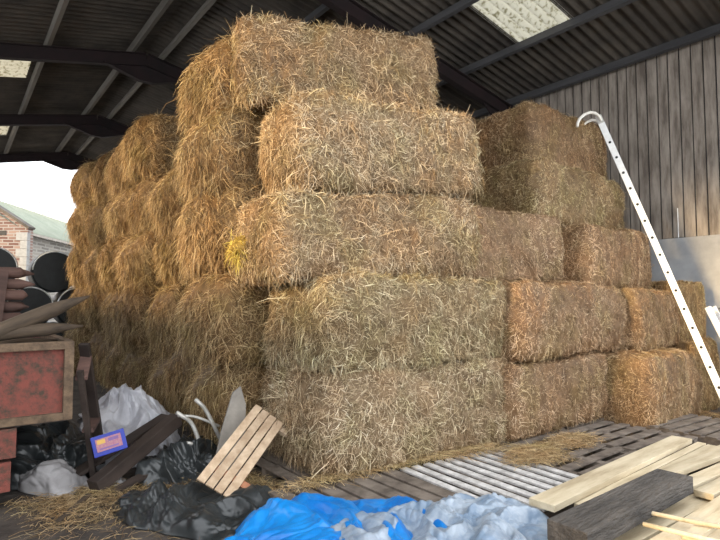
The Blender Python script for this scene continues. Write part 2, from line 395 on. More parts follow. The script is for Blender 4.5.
# ------------------------------------------------------------------ loose hay (nobody could count it)
def loose(name, label, spots, n, seed, col, L=.11):
    rs = np.random.RandomState(seed); P = []
    for (x, y, z, rx, ry, hh, wgt) in spots:
        m = int(n * wgt); a = rs.rand(m) * 6.283; r = np.sqrt(rs.rand(m)) * (.6 + .4 * rs.rand(m)) * (1 + .15 * np.sin(3 * a + x))
        P.append(np.stack([x + rx * r * np.cos(a), y + ry * r * np.sin(a), z + .008 + hh * rs.rand(m) * np.clip(1 - r ** 2, 0, 1)], 1))
    p = np.concatenate(P); m = len(p)
    a = rs.rand(m) * 6.283; t = np.stack([np.cos(a), np.sin(a), .12 * rs.normal(size=m)], 1)
    LL = rs.gamma(6, L / 6, m); w = rs.uniform(.002, .0045, m)
    wv = np.cross(t, np.array([0, 0, 1.0]) + .5 * rs.normal(size=(m, 3))); wv /= np.linalg.norm(wv, axis=1)[:, None]; wv *= w[:, None] / 2
    p1 = p + t * (LL / 2)[:, None] + np.array([0, 0, .012]); p2 = p + t * LL[:, None] + wv * rs.normal(size=(m, 1)) * 6
    p2[:, 2] = np.maximum(p2[:, 2], p[:, 2] - .005); p1[:, 2] = np.maximum(p1[:, 2], p[:, 2])
    V = np.stack([p - wv, p + wv, p1 - wv, p1 + wv, p2 - wv, p2 + wv], 1).reshape(-1, 3); b0 = np.arange(m) * 6
    Q = np.concatenate([np.stack([b0, b0 + 1, b0 + 3, b0 + 2], 1), np.stack([b0 + 2, b0 + 3, b0 + 5, b0 + 4], 1)])
    me = quad_mesh(name, V, Q, np.repeat(np.clip(rs.beta(2.5, 2, m) * .9 + .1, 0, 1), 6)); me.materials.append(HAY)
    o = bpy.data.objects.new(name, me); COL.objects.link(o); o.color = (*col, 1)
    return tag(o, label, 'hay', None, 'stuff')

# ------------------------------------------------------------------ barn shell
XR, ZR, SL = 3.5, 7.68, .205
XW, XL = 10.2, -3.2
def zroof(x): return ZR - SL * abs(x - XR)
FR_Y = [2.3, 7.6, 12.9, 18.2, 23.5]

def corrugated(x0, x1, y0, y1, pitch=.19, amp=.034, thick=.008):
    """sheet with waves running up the slope"""
    ny = int((y1 - y0) / pitch * 8); ys = np.linspace(y0, y1, ny + 1); wz = amp * np.sin(ys / pitch * 2 * PI)
    V = []; Q = []
    for side in (0, 1):
        for x in (x0, x1):
            V.append(np.stack([np.full(ny + 1, x), ys, zroof(x) + wz + side * thick], 1))
    V = np.concatenate(V); n = ny + 1; i = np.arange(ny)
    Q = np.concatenate([np.stack([i, i + 1, n + i + 1, n + i], 1), np.stack([2 * n + i, 3 * n + i, 3 * n + i + 1, 2 * n + i + 1], 1)])
    return V, Q
# roof sheets with gaps left for the translucent sheets
SKY = [(7.05, 8.55, 5.08, 6.18), (-1.6, 1.32, 14.2, 15.36), (-1.6, 1.33, 20.0, 21.2)]
def roof():
    Vs = []; Qs = []; off = 0
    def add(x0, x1, y0, y1):
        nonlocal off
        V, Q = corrugated(x0, x1, y0, y1); Vs.append(V); Qs.append(Q + off); off += len(V)
    Y0, Y1 = 2.0, 24.0
    def side(xa, xb, holes):
        y = Y0
        for (a, b, c, d) in holes:
            add(xa, xb, y, c)
            if a > xa: add(xa, a, c, d)
            if b < xb: add(b, xb, c, d)
            y = d
        add(xa, xb, y, Y1)
    side(XR, XW + .35, [SKY[0]]); side(XL - .35, XR, SKY[1:])
    me = quad_mesh('ceiling', np.concatenate(Vs), np.concatenate(Qs))
    o = link_mesh('ceiling', me, M_ROOF); tag(o, 'dark corrugated barn roof sheeting', None, None, 'structure')
    for k, (a, b, c, d) in enumerate(SKY):
        V, Q = corrugated(a, b, c - .04, d + .04)
        s = link_mesh('window_%d' % (k + 1), quad_mesh('window', V, Q), M_SKYL)
        tag(s, ['translucent corrugated rooflight over the right side', 'translucent rooflight at the left, nearer one', 'translucent rooflight at the left, farther one'][k], None, None, 'structure')
roof()

def portal(y, label):
    root = empty('portal_frame', (XR, y, 0)); tag(root, label, 'steel frame', 'steel portal frames of the barn')
    d = .15; up = (0, 0, 1); zb = -.33
    for sg, xe in ((1, XW - .2), (-1, XL + .2)):
        a = (0, 0, ZR - .16 - .17); b = (xe - XR, 0, zroof(xe) - .16 - .17)
        MB().ibeam(a, b, .15, .30, .018).build('rafter', M_STEEL, root)
        MB().ibeam((xe - XR, 0, 0), (xe - XR, 0, zroof(xe) - .22), .15, .28, .018, up=(0, 1, 0)).build('column', M_STEEL, root)
        # knee gusset
        zk = zroof(xe) - .45
        MB().poly([(xe - XR, -.01, zk), (xe - XR, -.01, zk - .55), (xe - XR - sg * .9, -.01, zroof(xe - sg * .9) - .46)], (0, .02, 0)).build('knee_gusset', M_STEEL, root)
    zt = ZR - .44
    m = MB(); m.poly([(-.95, -.01, zt - .16), (-.18, -.01, zt - .40), (.18, -.01, zt - .40), (.95, -.01, zt - .16), (0, -.01, zt + .05)], (0, .02, 0))
    for sg in (-1, 1): m.bar((sg * .95, 0, zt - .17), (sg * .16, 0, zt - .41), .15, .018)
    m.bar((-.16, 0, zt - .41), (.16, 0, zt - .41), .15, .018)
    m.build('apex_haunch', M_STEEL, root)
    return root
for y, l in zip(FR_Y, ['steel portal frame at the front opening of the barn', 'dark steel portal frame whose rafter passes behind the top bale',
                       'dark red steel portal frame, nearest one seen at upper left', 'dark red steel portal frame, second one seen at left',
                       'dark red steel portal frame over the far open end']):
    portal(y, l)

for k, x in enumerate((-1.75, -.1, 1.48, 3.16, 3.84, 5.4, 6.95, 8.5, 10.05)):
    z = zroof(x) - .028 - .075
    m = MB(); ang = -math.atan(SL) if x > XR else math.atan(SL)
    for a, b in zip([2.0] + FR_Y, FR_Y + [24.0]):
        if b - a < .6: continue
    m.box(-.04, .04, 2.0, 24.0, -.075, .075, Matrix.Translation((x, 0, z)) @ Matrix.Rotation(-ang, 4, 'Y'))
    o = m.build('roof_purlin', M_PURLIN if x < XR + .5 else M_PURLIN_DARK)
    lab = {0: 'timber roof purlin over the left side, beyond the trailer', 1: 'timber roof purlin over the left side, above the trailer', 2: 'pale timber roof purlin beside the left rooflights',
           3: 'timber roof purlin just left of the ridge', 4: 'timber roof purlin just right of the ridge', 5: 'dark roof purlin right of the ridge, over the bales',
           6: 'dark roof purlin above the right rooflight', 7: 'dark roof purlin just below the right rooflight', 8: 'dark eaves purlin along the top of boarded wall'}[k]
    tag(o, lab, 'roof beam', 'roof purlins')
# ridge capping above the ridge purlins
rv = MB(); rv.poly([(XR - .3, 0, ZR - .02), (XR, 0, ZR + .10), (XR + .3, 0, ZR - .02), (XR + .3, 0, ZR + .0), (XR, 0, ZR + .13), (XR - .3, 0, ZR + .0)], (0, 22, 0))
o = rv.build('trim_1', M_ROOF); o.location.y = 2.0; tag(o, 'ridge capping of the barn roof', None, None, 'structure')

m = MB(); m.poly([(XL - .3, 23.9, zroof(XL) - .25), (XR, 23.9, ZR - .25), (XW + .3, 23.9, zroof(XW) - .25), (XW + .3, 23.9, zroof(XW) + .02), (XR, 23.9, ZR + .02), (XL - .3, 23.9, zroof(XL) + .02)], (0, .04, 0))
tag(m.build('trim_2', M_ROOF), 'fascia closing the roof at the far open end', None, None, 'structure')
# right wall: boards above, concrete below
w = MB(); y = 2.0; zc = 2.83; r5 = random.Random(5)
while y < 24:
    bw = .187 + r5.uniform(-.006, .006)
    x = XW + r5.uniform(0, .012)
    w.box(x, x + .022, y, y + bw - .024, zc + r5.uniform(-.006, .006), 6.22)
    y += bw
wr = w.build('wall_right', M_BOARD); tag(wr, 'weathered vertical boarding of the right wall', None, None, 'structure')
MB().box(XW + .03, XW + .05, 2, 24, 2.8, 6.25).build('gap_shade', M_BLACK, wr)  # black sheet added behind the boards so their gaps read as shade
m = MB(); m.box(XW - .03, XW + .20, 2.0, 24, 0, zc - .01); m.box(XW - .09, XW - .03, 2.0, 24, 1.60, 1.63)
m.build('concrete_base', M_CONC, wr)
m = MB()
for y in (4.14,): m.box(XW - .012, XW, y, y + .012, zc, 3.35)
m.build('wire', M_ALU, wr)
# left wall, out of view, added and sized to block light from that side
m = MB(); m.box(XL - .2, XL, 2.0, 24, 0, 3.1)
tag(m.build('wall_left_blocker', M_BOARD), 'unseen left wall added to block light from that side', None, None, 'structure')
# floor
m = MB(); m.box(-9, 14, -6, 24.5, -.2, 0)
tag(m.build('floor', M_FLOOR), 'dirty concrete barn floor', None, None, 'structure')
m = MB(); m.box(-80, 60, 24.5, 90, -.3, -.06)
tag(m.build('floor_yard', M_YARD), 'pale yard behind the barn', None, None, 'structure')

# ------------------------------------------------------------------ pallets
def pallet(label, x, y, rz, m_, deck='y', n=7, sx=1.2, sy=1.0, gap=.04, z=0, seed=0, grp='pallets in front of the bales', ry=0, rx=0):
    """deck boards run along local y, three stringers along x"""
    root = empty('pallet', (x, y, z), (R(rx), R(ry), R(rz))); tag(root, label, 'pallet', grp); rr = random.Random(seed)
    d = MB(); w = (sx - gap * (n - 1)) / n
    for i in range(n):
        x0 = -sx / 2 + i * (w + gap)
        d.box(x0, x0 + w, -sy / 2 + rr.uniform(-.01, .01), sy / 2 + rr.uniform(-.01, .01), .118, .138, Matrix.Rotation(R(rr.uniform(-.5, .5)), 4, 'Z'), .003)
    d.build('deck', m_, root)
    for k in (-1, 0, 1):
        yy = k * (sy / 2 - .05)
        MB().box(-sx / 2, sx / 2, yy - .045, yy + .045, .022, .116, None, .003).build('stringer', M_PAL if m_ != M_PALW else M_PAL, root)
    b = MB()
    for k in (-1, 0, 1):
        xx = k * (sx / 2 - .06); b.box(xx - .05, xx + .05, -sy / 2, sy / 2, 0, .020)
    b.build('base_boards', M_PAL, root)
    return root
pallet('brown slatted pallet jutting from under the tall front column', 2.78, 3.42, 0, M_PAL, n=7, sx=1.22, sy=1.40, gap=.035, seed=1)
pallet('whitened slatted pallet with narrow pale slats beside the tall front column', 4.02, 3.18, -3, M_PALW, n=9, sx=1.22, sy=1.4, gap=.066, seed=2)
pallet('grey brown pallet in front of the low middle stack, left one of pair', 5.22, 3.30, 93, M_PAL, n=6, sx=1.1, sy=1.15, gap=.085, seed=3)
pallet('grey brown pallet in front of the low middle stack, right one of pair', 6.42, 3.26, 90, M_PAL, n=6, sx=1.1, sy=1.15, gap=.085, seed=4)
pallet('dark pallet by the wall in front of the ladder stack', 7.72, 2.86, 88, M_PAL, n=6, sx=1.0, sy=1.2, gap=.05, seed=5)
for i, (x, y) in enumerate(((3.0, 4.75), (4.3, 4.85), (5.5, 4.42), (6.6, 4.40), (2.95, 5.95), (4.25, 5.95))):
    l = ['pallet beneath the left half of the tall front column', 'pallet beneath the right half of the tall front column', 'pallet beneath the left of the low middle stack', 'pallet beneath the right of the low middle stack', 'pallet under the second column from the front, near side', 'pallet under the second column from the front, far side'][i]
    pallet(l, x, y, 0, M_PAL, sx=1.1, sy=1.0, seed=20 + i, grp='pallets under the bales')

# ------------------------------------------------------------------ sheets
def smoothloop(pts, n):
    """closed Catmull-Rom through the outline"""
    P = [Vector(p).to_2d() if len(p) == 3 else Vector(p) for p in pts]; k = len(P); out = []
    for i in range(n):
        t = i / n * k; a = int(t); u = t - a
        p0, p1, p2, p3 = P[(a - 1) % k], P[a % k], P[(a + 1) % k], P[(a + 2) % k]
        out.append(.5 * ((2 * p1) + (-p0 + p2) * u + (2 * p0 - 5 * p1 + 4 * p2 - p3) * u * u + (-p0 + 3 * p1 - 3 * p2 + p3) * u ** 3))
    return out

def crumple(p, seed, k):
    """sharp straight creases between flat facets"""
    q = p * k + Vector((seed * 3.1, -seed, seed * .7))
    q2 = q + noise.noise_vector(q * .5) * 1.2
    d, _ = noise.voronoi(q2 * .8)
    d2, _ = noise.voronoi(q2 * 1.9 + noise.noise_vector(q * 1.7) * .3 + Vector((3, 1, 2)))
    d3, _ = noise.voronoi(q2 * 4.2)
    r = 1 - abs(noise.noise(q2 * 1.1)) * 2.6
    return .40 * min(d[1] - d[0], 1) + .24 * min(d2[1] - d2[0], 1) + .12 * min(d3[1] - d3[0], 1) + .36 * r - .25

def sheet(name, label, cat, outline, H, m_, seed, wr=.06, k=3.0, base=0.0, edge=3.0, nth=300, nr=110, center=None, thick=.004, group=None, basef=None, parent=None):
    lp = smoothloop(outline, nth)
    c = Vector(center) if center else sum((q for q in lp), Vector((0, 0))) / nth
    B = np.zeros((nr + 1, nth, 3))
    for j in range(nr + 1):
        s = j / nr
        for i in range(nth):
            p = c + (lp[i] - c) * s * (1 + .10 * s * noise.noise(Vector((lp[i].x * 4, lp[i].y * 4, seed))))
            prof = (1 - s ** edge)
            hm = .55 + .75 * (.5 + .5 * noise.noise(Vector((p.x * 2.2, p.y * 2.2, seed))) * 1.6)
            B[j, i] = (p.x, p.y, base + .006 + (basef(p) if basef else 0) + H * prof * hm)
    gi = np.roll(B, -1, 1) - np.roll(B, 1, 1); gj = np.gradient(B, axis=0)
    N_ = np.cross(gj, gi); N_ *= np.sign(N_[..., 2:3] + 1e-9); N_ /= np.linalg.norm(N_, axis=2)[..., None] + 1e-9
    N_[0] = (0, 0, 1); V = []
    for j in range(nr + 1):
        s = j / nr; am = wr * (.12 + .88 * min(1, (1 - s) * 6))
        for i in range(nth):
            p = Vector(B[j, i]); cr = crumple(p, seed, k)
            q = p + Vector(N_[j, i]) * am * cr
            zmin = base + .004 + (basef(p) if basef else 0) * .98
            V.append((q.x, q.y, max(q.z, zmin)))
    Q = []
    for j in range(nr):
        for i in range(nth):
            a = j * nth + i; b = j * nth + (i + 1) % nth
            Q.append((a, b, b + nth, a + nth))
    me = quad_mesh(name, np.array(V), np.array(Q))
    me.polygons.foreach_set('use_smooth', [True] * len(me.polygons))
    o = link_mesh(name, me, m_, parent)
    sd = o.modifiers.new('s', 'SOLIDIFY'); sd.thickness = thick; sd.offset = 1
    if cat: tag(o, label, cat, group)
    return o

sheet('tarpaulin', 'crumpled black plastic sheet spread on the floor before the slatted crate', 'tarpaulin',
      [(1.08, 4.75), (1.12, 4.45), (1.28, 4.22), (1.42, 3.95), (1.62, 3.72), (1.95, 3.70), (2.25, 3.85), (2.36, 4.10), (2.34, 4.35), (2.1, 4.62), (1.85, 4.80), (1.6, 4.85), (1.35, 4.98), (1.15, 4.95)],
      .14, M_BLK, 3, wr=.20, k=3.0, edge=4)
sheet('tarpaulin', 'bright blue tarpaulin crumpled at the bottom centre of the photo', 'tarpaulin',
      [(1.42, 3.62), (1.75, 3.80), (2.1, 3.86), (2.45, 3.66), (2.85, 3.28), (3.0, 2.8), (2.6, 2.4), (2.0, 2.4), (1.6, 2.9), (1.36, 3.3)],
      .07, M_BLUE, 5, wr=.17, k=2.6, base=.0, center=(2.15, 3.15), basef=lambda p: .14 * min(1, max(0, (p.x - 1.7) / .3)), edge=5)
sheet('tarpaulin', 'silver blue tarpaulin heaped over the pallet edge beside the dark beam', 'tarpaulin',
      [(1.98, 3.05), (2.35, 3.12), (2.8, 3.10), (3.25, 2.98), (3.50, 2.72), (3.54, 2.42), (3.3, 2.12), (2.95, 1.72), (2.4, 1.6), (1.9, 1.9), (1.75, 2.5)],
      .10, M_SILVB, 8, wr=.15, k=3.8, base=.0, center=(2.8, 2.5), basef=lambda p: .15, edge=5)
sheet('tarpaulin', 'silver tarpaulin bundled in a heap between the trailer and the hay', 'tarpaulin',
      [(1.10, 6.2), (1.4, 5.95), (1.8, 5.92), (2.1, 6.1), (2.25, 6.5), (2.3, 7.0), (2.0, 7.4), (1.5, 7.5), (1.15, 7.0)],
      .60, M_SILV, 12, wr=.17, k=3.4, edge=3.6, center=(1.65, 6.75))
sheet('plastic_sheet', 'black crumpled plastic sheet behind the bent tubes and crate', 'plastic sheet',
      [(1.50, 5.30), (1.85, 5.0), (2.15, 4.95), (2.3, 5.35), (2.36, 5.9), (2.3, 6.1), (1.95, 6.0), (1.6, 5.75)],
      .24, M_BLK, 14, wr=.26, k=3.2)
sheet('plastic_sheet', 'black plastic sheet stuffed behind the pale sack under the trailer', 'plastic sheet',
      [(.40, 6.0), (.7, 5.85), (1.0, 5.85), (1.2, 6.0), (1.3, 6.4), (1.0, 6.8), (.5, 6.7)],
      .44, M_BLK, 15, wr=.24, k=3.2)
sheet('feed_sack', 'pale crumpled feed sack slumped under the trailer corner', 'sack',
      [(.50, 6.2), (.56, 5.85), (.74, 5.50), (.88, 5.44), (1.04, 5.58), (1.12, 5.80), (.96, 6.1), (.7, 6.3)],
      .34, M_SACK, 23, wr=.13, k=2.6, edge=1.5, nth=160, nr=60, center=(.66, 6.0))
sheet('paper_sack', 'small pale torn paper sack flattened beside the dark beams', 'sack',
      [(1.02, 5.60), (1.2, 5.42), (1.38, 5.5), (1.40, 5.7), (1.2, 5.78)],
      .05, M_SACK, 19, wr=.08, k=7.0, nth=100, nr=30)

loose('loose_hay', 'loose hay littering the floor in front of the trailer', [(1.15, 5.0, 0, .75, .45, .05, .45), (.9, 5.35, 0, .6, .35, .03, .2), (1.9, 4.95, 0, .5, .35, .05, .2), (1.2, 4.4, 0, 1.3, .6, .0, .15)], 3600, 3, (.70, .62, .50))
loose('loose_hay', 'loose hay scattered on the pallets before the low middle stack', [(4.75, 3.35, .14, .42, .32, .09, .5), (5.55, 3.45, .14, .55, .25, .07, .35), (4.4, 3.85, .14, .6, .2, .05, .15)], 4600, 4, (.9, .8, .64))
loose('loose_hay', 'loose hay fringe along the foot of the tall front column', [(3.0, 4.02, .14, .9, .12, .06, .4), (4.1, 3.98, .14, .9, .10, .05, .35), (2.3, 4.6, .0, .25, .6, .08, .25)], 3600, 6, (1.0, .92, .72))
loose('loose_hay', 'loose hay at the foot of the stepped stack by the ladder', [(7.6, 3.3, .0, 1.0, .3, .08, .7), (8.9, 3.3, 0, .5, .6, .06, .3)], 2500, 8, (.9, .76, .55))

# ------------------------------------------------------------------ sawn timber, beam
def plank(label, a, b, w=.15, t=.045, m_=None, name='timber_plank', cat='plank', group='fresh sawn planks in the pile', bev=.004):
    """a, b: centre of the underside at both ends"""
    a = Vector(a); b = Vector(b); L = (b - a).length
    m = MB(); seg = 1
    m.box(-L / 2, L / 2, -w / 2, w / 2, 0, t, None, bev)
    o = m.build(name, m_ or M_NEWW)
    d = (b - a).normalized(); o.location = (a + b) / 2
    o.rotation_euler = Euler((0, -math.asin(d.z), math.atan2(d.y, d.x)))
    return tag(o, label, cat, group)
TP = 'fresh sawn planks in the pile'
plank('long pale plank lying across the pallets, topmost at the back of the pile', (3.42, 2.36, .24), (6.36, 2.62, .20), .20, .05)
plank('pale plank behind the dark beam, second from the back of the pile', (3.6, 2.14, .18), (6.35, 2.28, .18), .17, .05)
plank('pale plank with split edge right of the dark beam, third from the back', (3.9, 2.0, .12), (6.6, 2.06, .12), .17, .05)
plank('pale plank under the dark beam reaching far right', (3.2, 1.86, .12), (6.7, 1.84, .12), .18, .05)
plank('pale plank just in front of the dark beam, on top', (2.95, 1.56, .19), (6.0, 1.66, .19), .16, .05)
plank('pale plank in the middle of the near pile, on top', (3.3, 1.38, .19), (6.3, 1.44, .19), .16, .05)
plank('pale plank at the near edge of the pile, on top', (3.1, 1.16, .19), (6.2, 1.20, .19), .18, .05)
plank('lower pale plank in front of the dark beam, half hidden', (3.1, 1.68, .12), (6.5, 1.62, .12), .15, .05)
plank('lower pale plank beneath the middle of the near pile', (3.2, 1.46, .12), (6.5, 1.46, .12), .15, .05)
plank('lower pale plank beneath the near edge of the pile', (3.0, 1.27, .12), (6.5, 1.28, .12), .16, .05)
plank('lower pale plank at the very front of the pile', (3.0, 1.06, .12), (6.5, 1.08, .12), .16, .05)
plank('narrow pale plank at the back right of the pile, on top', (4.7, 2.22, .19), (6.9, 2.12, .19), .12, .05)
plank('pale plank against the back right of the pile, on top', (4.75, 1.98, .19), (6.8, 1.92, .19), .14, .05)
plank('pale plank running beside the dark beam to the right edge', (4.72, 1.80, .19), (6.8, 1.76, .19), .14, .05)
for i, x in enumerate((3.45, 4.9, 6.2)):
    plank('timber bearer under the plank pile, %s' % ['left one', 'middle one', 'right one'][i], (x, .95, 0), (x, 2.6, 0), .10, .118, M_PAL, 'timber_bearer', 'bearer', 'bearers under the planks')
m = MB(); m.box(-.80, .79, -.13, .13, -.0625, .0625, None, .008)
o = m.build('timber_baulk', M_SLEEP); o.location = (3.77, 1.91, .262 + .0625); o.rotation_euler = (0, 0, R(2))
tag(o, 'thick dark weathered beam lying on the pale planks', 'beam')
# pale bent laths at the lower right
for i, pts in enumerate([[(3.80, 1.98, .285), (3.84, 1.76, .29), (3.90, 1.55, .29), (3.98, 1.36, .288), (4.08, 1.18, .286)], [(3.62, 1.74, .285), (3.64, 1.58, .29), (3.68, 1.40, .29), (3.76, 1.20, .286)]]):
    tag(MB().tube(pts, .015, 8).build('lath', M_NEWW, None, True), ['thin pale lath curving over the near planks, rear one', 'thin pale lath curving over the near planks, front one'][i], 'lath', 'thin laths on the planks')
plank('narrow pale plank between the dark beam and the long back plank', (3.75, 2.27, .18), (6.4, 2.44, .18), .08, .045)
plank('lower pale plank at the back right, under the others', (4.3, 2.32, .12), (6.8, 2.3, .12), .16, .045)
plank('thin pale plank on the near pile close to the laths', (3.7, 1.50, .24), (6.2, 1.56, .24), .09, .03)
plank('thin pale plank at the lower right corner, topmost of the near pile', (3.4, 1.29, .24), (6.0, 1.30, .24), .10, .03)

# ------------------------------------------------------------------ dark beams on the left floor
plank('thick dark beam propped from the floor towards the tubes', (1.10, 5.36, .0), (2.0, 5.86, .40), .13, .13, M_DARKW, 'timber_baulk', 'beam', None, .006)
plank('thin dark board lying behind the thick dark beam', (.86, 5.70, .02), (1.95, 6.1, .44), .15, .035, M_DARKW, 'dark_board', 'board', 'dark boards on the floor', .003)
plank('short dark board lying under the thick dark beam', (1.22, 5.22, .01), (1.95, 5.55, .16), .11, .03, M_DARKW, 'dark_board', 'board', 'dark boards on the floor', .003)
plank('narrow dark stick on the hay littered floor near the sack', (.72, 4.78, .012), (1.02, 5.22, .03), .045, .03, M_POLE, 'stick', 'stick', None, .003)
tag(MB().tube([(.42, 4.55, .02), (.55, 4.42, .045), (.62, 4.25, .03), (.66, 4.05, .02)], [.016, .017, .014, .010], 8).build('twig', M_POLE, None, True), 'thin curved pale twig on the floor at lower left', 'twig')

# bent tubes
def tubeobj(label, pts, r=.02):
    # rounded polyline
    P = [Vector(p) for p in pts]; out = [P[0]]
    for i in range(1, len(P) - 1):
        for s in range(7):
            t = s / 6; a = P[i].lerp(P[i - 1], .35); b = P[i].lerp(P[i + 1], .35)
            out.append(a.lerp(P[i], t).lerp(P[i].lerp(b, t), t))
    out.append(P[-1])
    return tag(MB().tube(out, r, 10).build('bent_tube', M_GALV, None, True), label, 'metal tube', 'bent tubes in the rubbish')
tubeobj('bent grey metal tube, left one with hooked foot, standing in black plastic', [(1.86, 5.5, .60), (2.02, 5.5, .48), (2.10, 5.46, .24), (1.94, 5.42, .30)], .021)
tubeobj('bent grey metal tube, right one leaning against the hay', [(2.05, 5.5, .71), (2.15, 5.48, .61), (2.28, 5.4, .30)], .021)
tubeobj('straight thin metal tube lying between the two bent tubes', [(1.88, 5.52, .56), (2.05, 5.5, .54), (2.28, 5.42, .42)], .014)

# grey pointed board leaning on the hay
gb = MB(); gb.poly([(0, 0, 0), (.26, 0, 0), (.30, 0, .30), (.27, 0, .70), (.20, 0, .86), (.13, 0, .80), (.05, 0, .45)], (0, .03, 0))
o = gb.build('grey_board', M_GREYB); o.location = (1.98, 4.90, .0); o.rotation_euler = (R(-10), R(8), R(-8)); o.scale = (1, 1, 1.08); tag(o, 'grey pointed board leaning against the hay behind the slatted crate', 'board')

# slatted crate leaning: four slats on two battens
cr = empty('slatted_crate', (1.72, 4.62, .06), (0, 0, 0)); tag(cr, 'small pale slatted pallet section leaning against the hay', 'slatted crate')
A = Vector((1.70, 4.47, .25)); B = Vector((2.38, 4.82, .70)); W = Vector((.45, -.45, -.33))
dv = (B - A).normalized(); wv = (W - dv * W.dot(dv)).normalized(); nv = wv.cross(dv)
def frame_m(o_): return Matrix.Translation(o_ - cr.location) @ Matrix((dv, wv, nv)).transposed().to_4x4()
Lc = (B - A).length
for i in range(4):
    m = MB(); m.box(-.02, Lc + .02 - .01 * i, i * .086, i * .086 + .074, 0, .02, frame_m(A), .002); m.build('slat', M_CRATE, cr)
for xx, e0, e1, mm in ((.16, 0, .52, M_CRATED), (Lc - .06, 0, .50, M_CRATE)):
    s0 = 0 if mm is M_CRATED else 0
    m = MB(); m.box(xx - .03, xx + .03, s0, e1, -.045, -.002, frame_m(A), .002); m.build('batten', mm, cr)

# blue tub with label, seen on its side
tb = empty('plastic_tub', (1.24, 5.42, .34), (R(-8), R(-14), R(-15))); tb.scale = (.86, .9, .95); tag(tb, 'royal blue plastic tub with a pink label lying on the dark boards', 'tub')
m = MB(); m.box(-.15, .15, -.06, .10, 0, .17, None, .015); m.box(-.165, .165, -.075, -.055, -.012, .182, None, .006); m.build('body', M_TUB, tb)
MB().box(-.125, .125, -.080, -.0745, .03, .15).build('label', M_PINK, tb)
MB().box(-.11, -.03, -.083, -.0795, .10, .14).build('label_patch', M_GOLDP, tb)
MB().box(.0, .10, -.083, -.0795, .105, .135).build('label_patch', M_VIOLET, tb)
MB().box(-.10, .09, -.083, -.0795, .045, .06).build('label_patch', M_VIOLET, tb)

# ------------------------------------------------------------------ trailer
tr = empty('farm_trailer', (-.4, 6.9, 0)); tag(tr, 'rusty red farm trailer at the left edge loaded with stakes', 'trailer')
def T(mb): 
    bmesh.ops.translate(mb.bm, verts=mb.bm.verts, vec=-Vector(tr.location)); return mb
X1 = .88; X0 = -1.7; YF = 5.35; YB = 8.4; zt = 1.37; zb = .70
T(MB().box(X0, X1, YF + .02, YF + .05, zb, zt, None, .004)).build('front_board', M_RED, tr)
m = MB(); m.box(X0, X1 + .01, YF - .03, YF + .06, zt - .07, zt, None, .008); m.box(X0, X1 + .01, YF - .025, YF + .05, zb - .01, zb + .055, None, .006)
m.box(X1 - .065, X1 + .01, YF - .028, YF + .05, zb, zt - .02, None, .006); m.box(X0, X0 + .07, YF - .028, YF + .05, zb, zt - .02)
T(m).build('panel_rim', M_RUST, tr)
T(MB().box(X1 - .05, X1, YF + .06, YB, zb, zt, None, .004)).build('side_board', M_RED, tr)
T(MB().box(X1 - .06, X1 + .012, YF + .06, YB, zt - .06, zt + .005, None, .006)).build('side_rim', M_RUST, tr)
T(MB().box(X0, X0 + .05, YF + .06, YB, zb, zt)).build('side_board', M_RED, tr)
T(MB().box(X0, X1, YB - .04, YB, zb, zt)).build('tail_board', M_RED, tr)
T(MB().box(X0, X1 - .02, YF + .05, YB, zb - .03, zb + .03)).build('bed', M_DARKW, tr)
m = MB(); m.box(-1.5, .48, YF - .02, YF + .12, .43, .67, None, .006)
m.box(-1.5, -1.38, YF, YB, .48, .67); m.box(.2, .32, YF + .15, YB, .48, .67); T(m).build('chassis', M_RED, tr)
T(MB().box(-1.5, .45, YF - .01, YF + .10, .16, .40, None, .006)).build('lower_panel', M_RED, tr)
for x in (.1, -1.5):
    wv_ = MB(); wv_.tube([(x - .12, 7.2, .38), (x - .09, 7.2, .38), (x + .09, 7.2, .38), (x + .12, 7.2, .38)], [.33, .38, .38, .33], 28)
    wh = T(wv_).build('wheel', M_BLACK, tr)
    T(MB().tube([(x - .13, 7.2, .38), (x + .13, 7.2, .38)], .17, 16)).build('hub', M_RUST, wh)
T(MB().tube([(-1.5, 7.2, .38), (.1, 7.2, .38)], .04, 8)).build('axle', M_RUST, tr)
m = MB(); 
for x in (.30, -1.3): m.box(x - .04, x + .04, YF + .02, YF + .08, 0, .2)
T(m).build('prop_leg', M_RUST, tr)

# dark frame leaning on the trailer's corner
lf = empty('leaning_frame', (1.25, 5.8, 0)); tag(lf, 'dark timber frame with cross rail leaning on the trailer corner', 'frame')
a1, b1 = Vector((1.30, 6.05, .02)), Vector((1.02, 5.62, 1.32)); a0, b0_ = Vector((1.16, 5.75, .02)), Vector((.95, 5.38, 1.10))
def LB(a, b, w_, h_, nm, mm): 
    o_ = MB().bar(a - lf.location, b - lf.location, w_, h_, .004).build(nm, mm, lf); return o_
LB(a1, b1, .09, .05, 'rail', M_DARKW); LB(a0, b0_, .05, .04, 'rail', M_DARKW)
LB(a1.lerp(b1, .42), a0.lerp(b0_, .46), .10, .04, 'cross_rail', M_STAKE); LB(a1.lerp(b1, .9), a0.lerp(b0_, .93), .10, .04, 'cross_rail', M_STAKE)

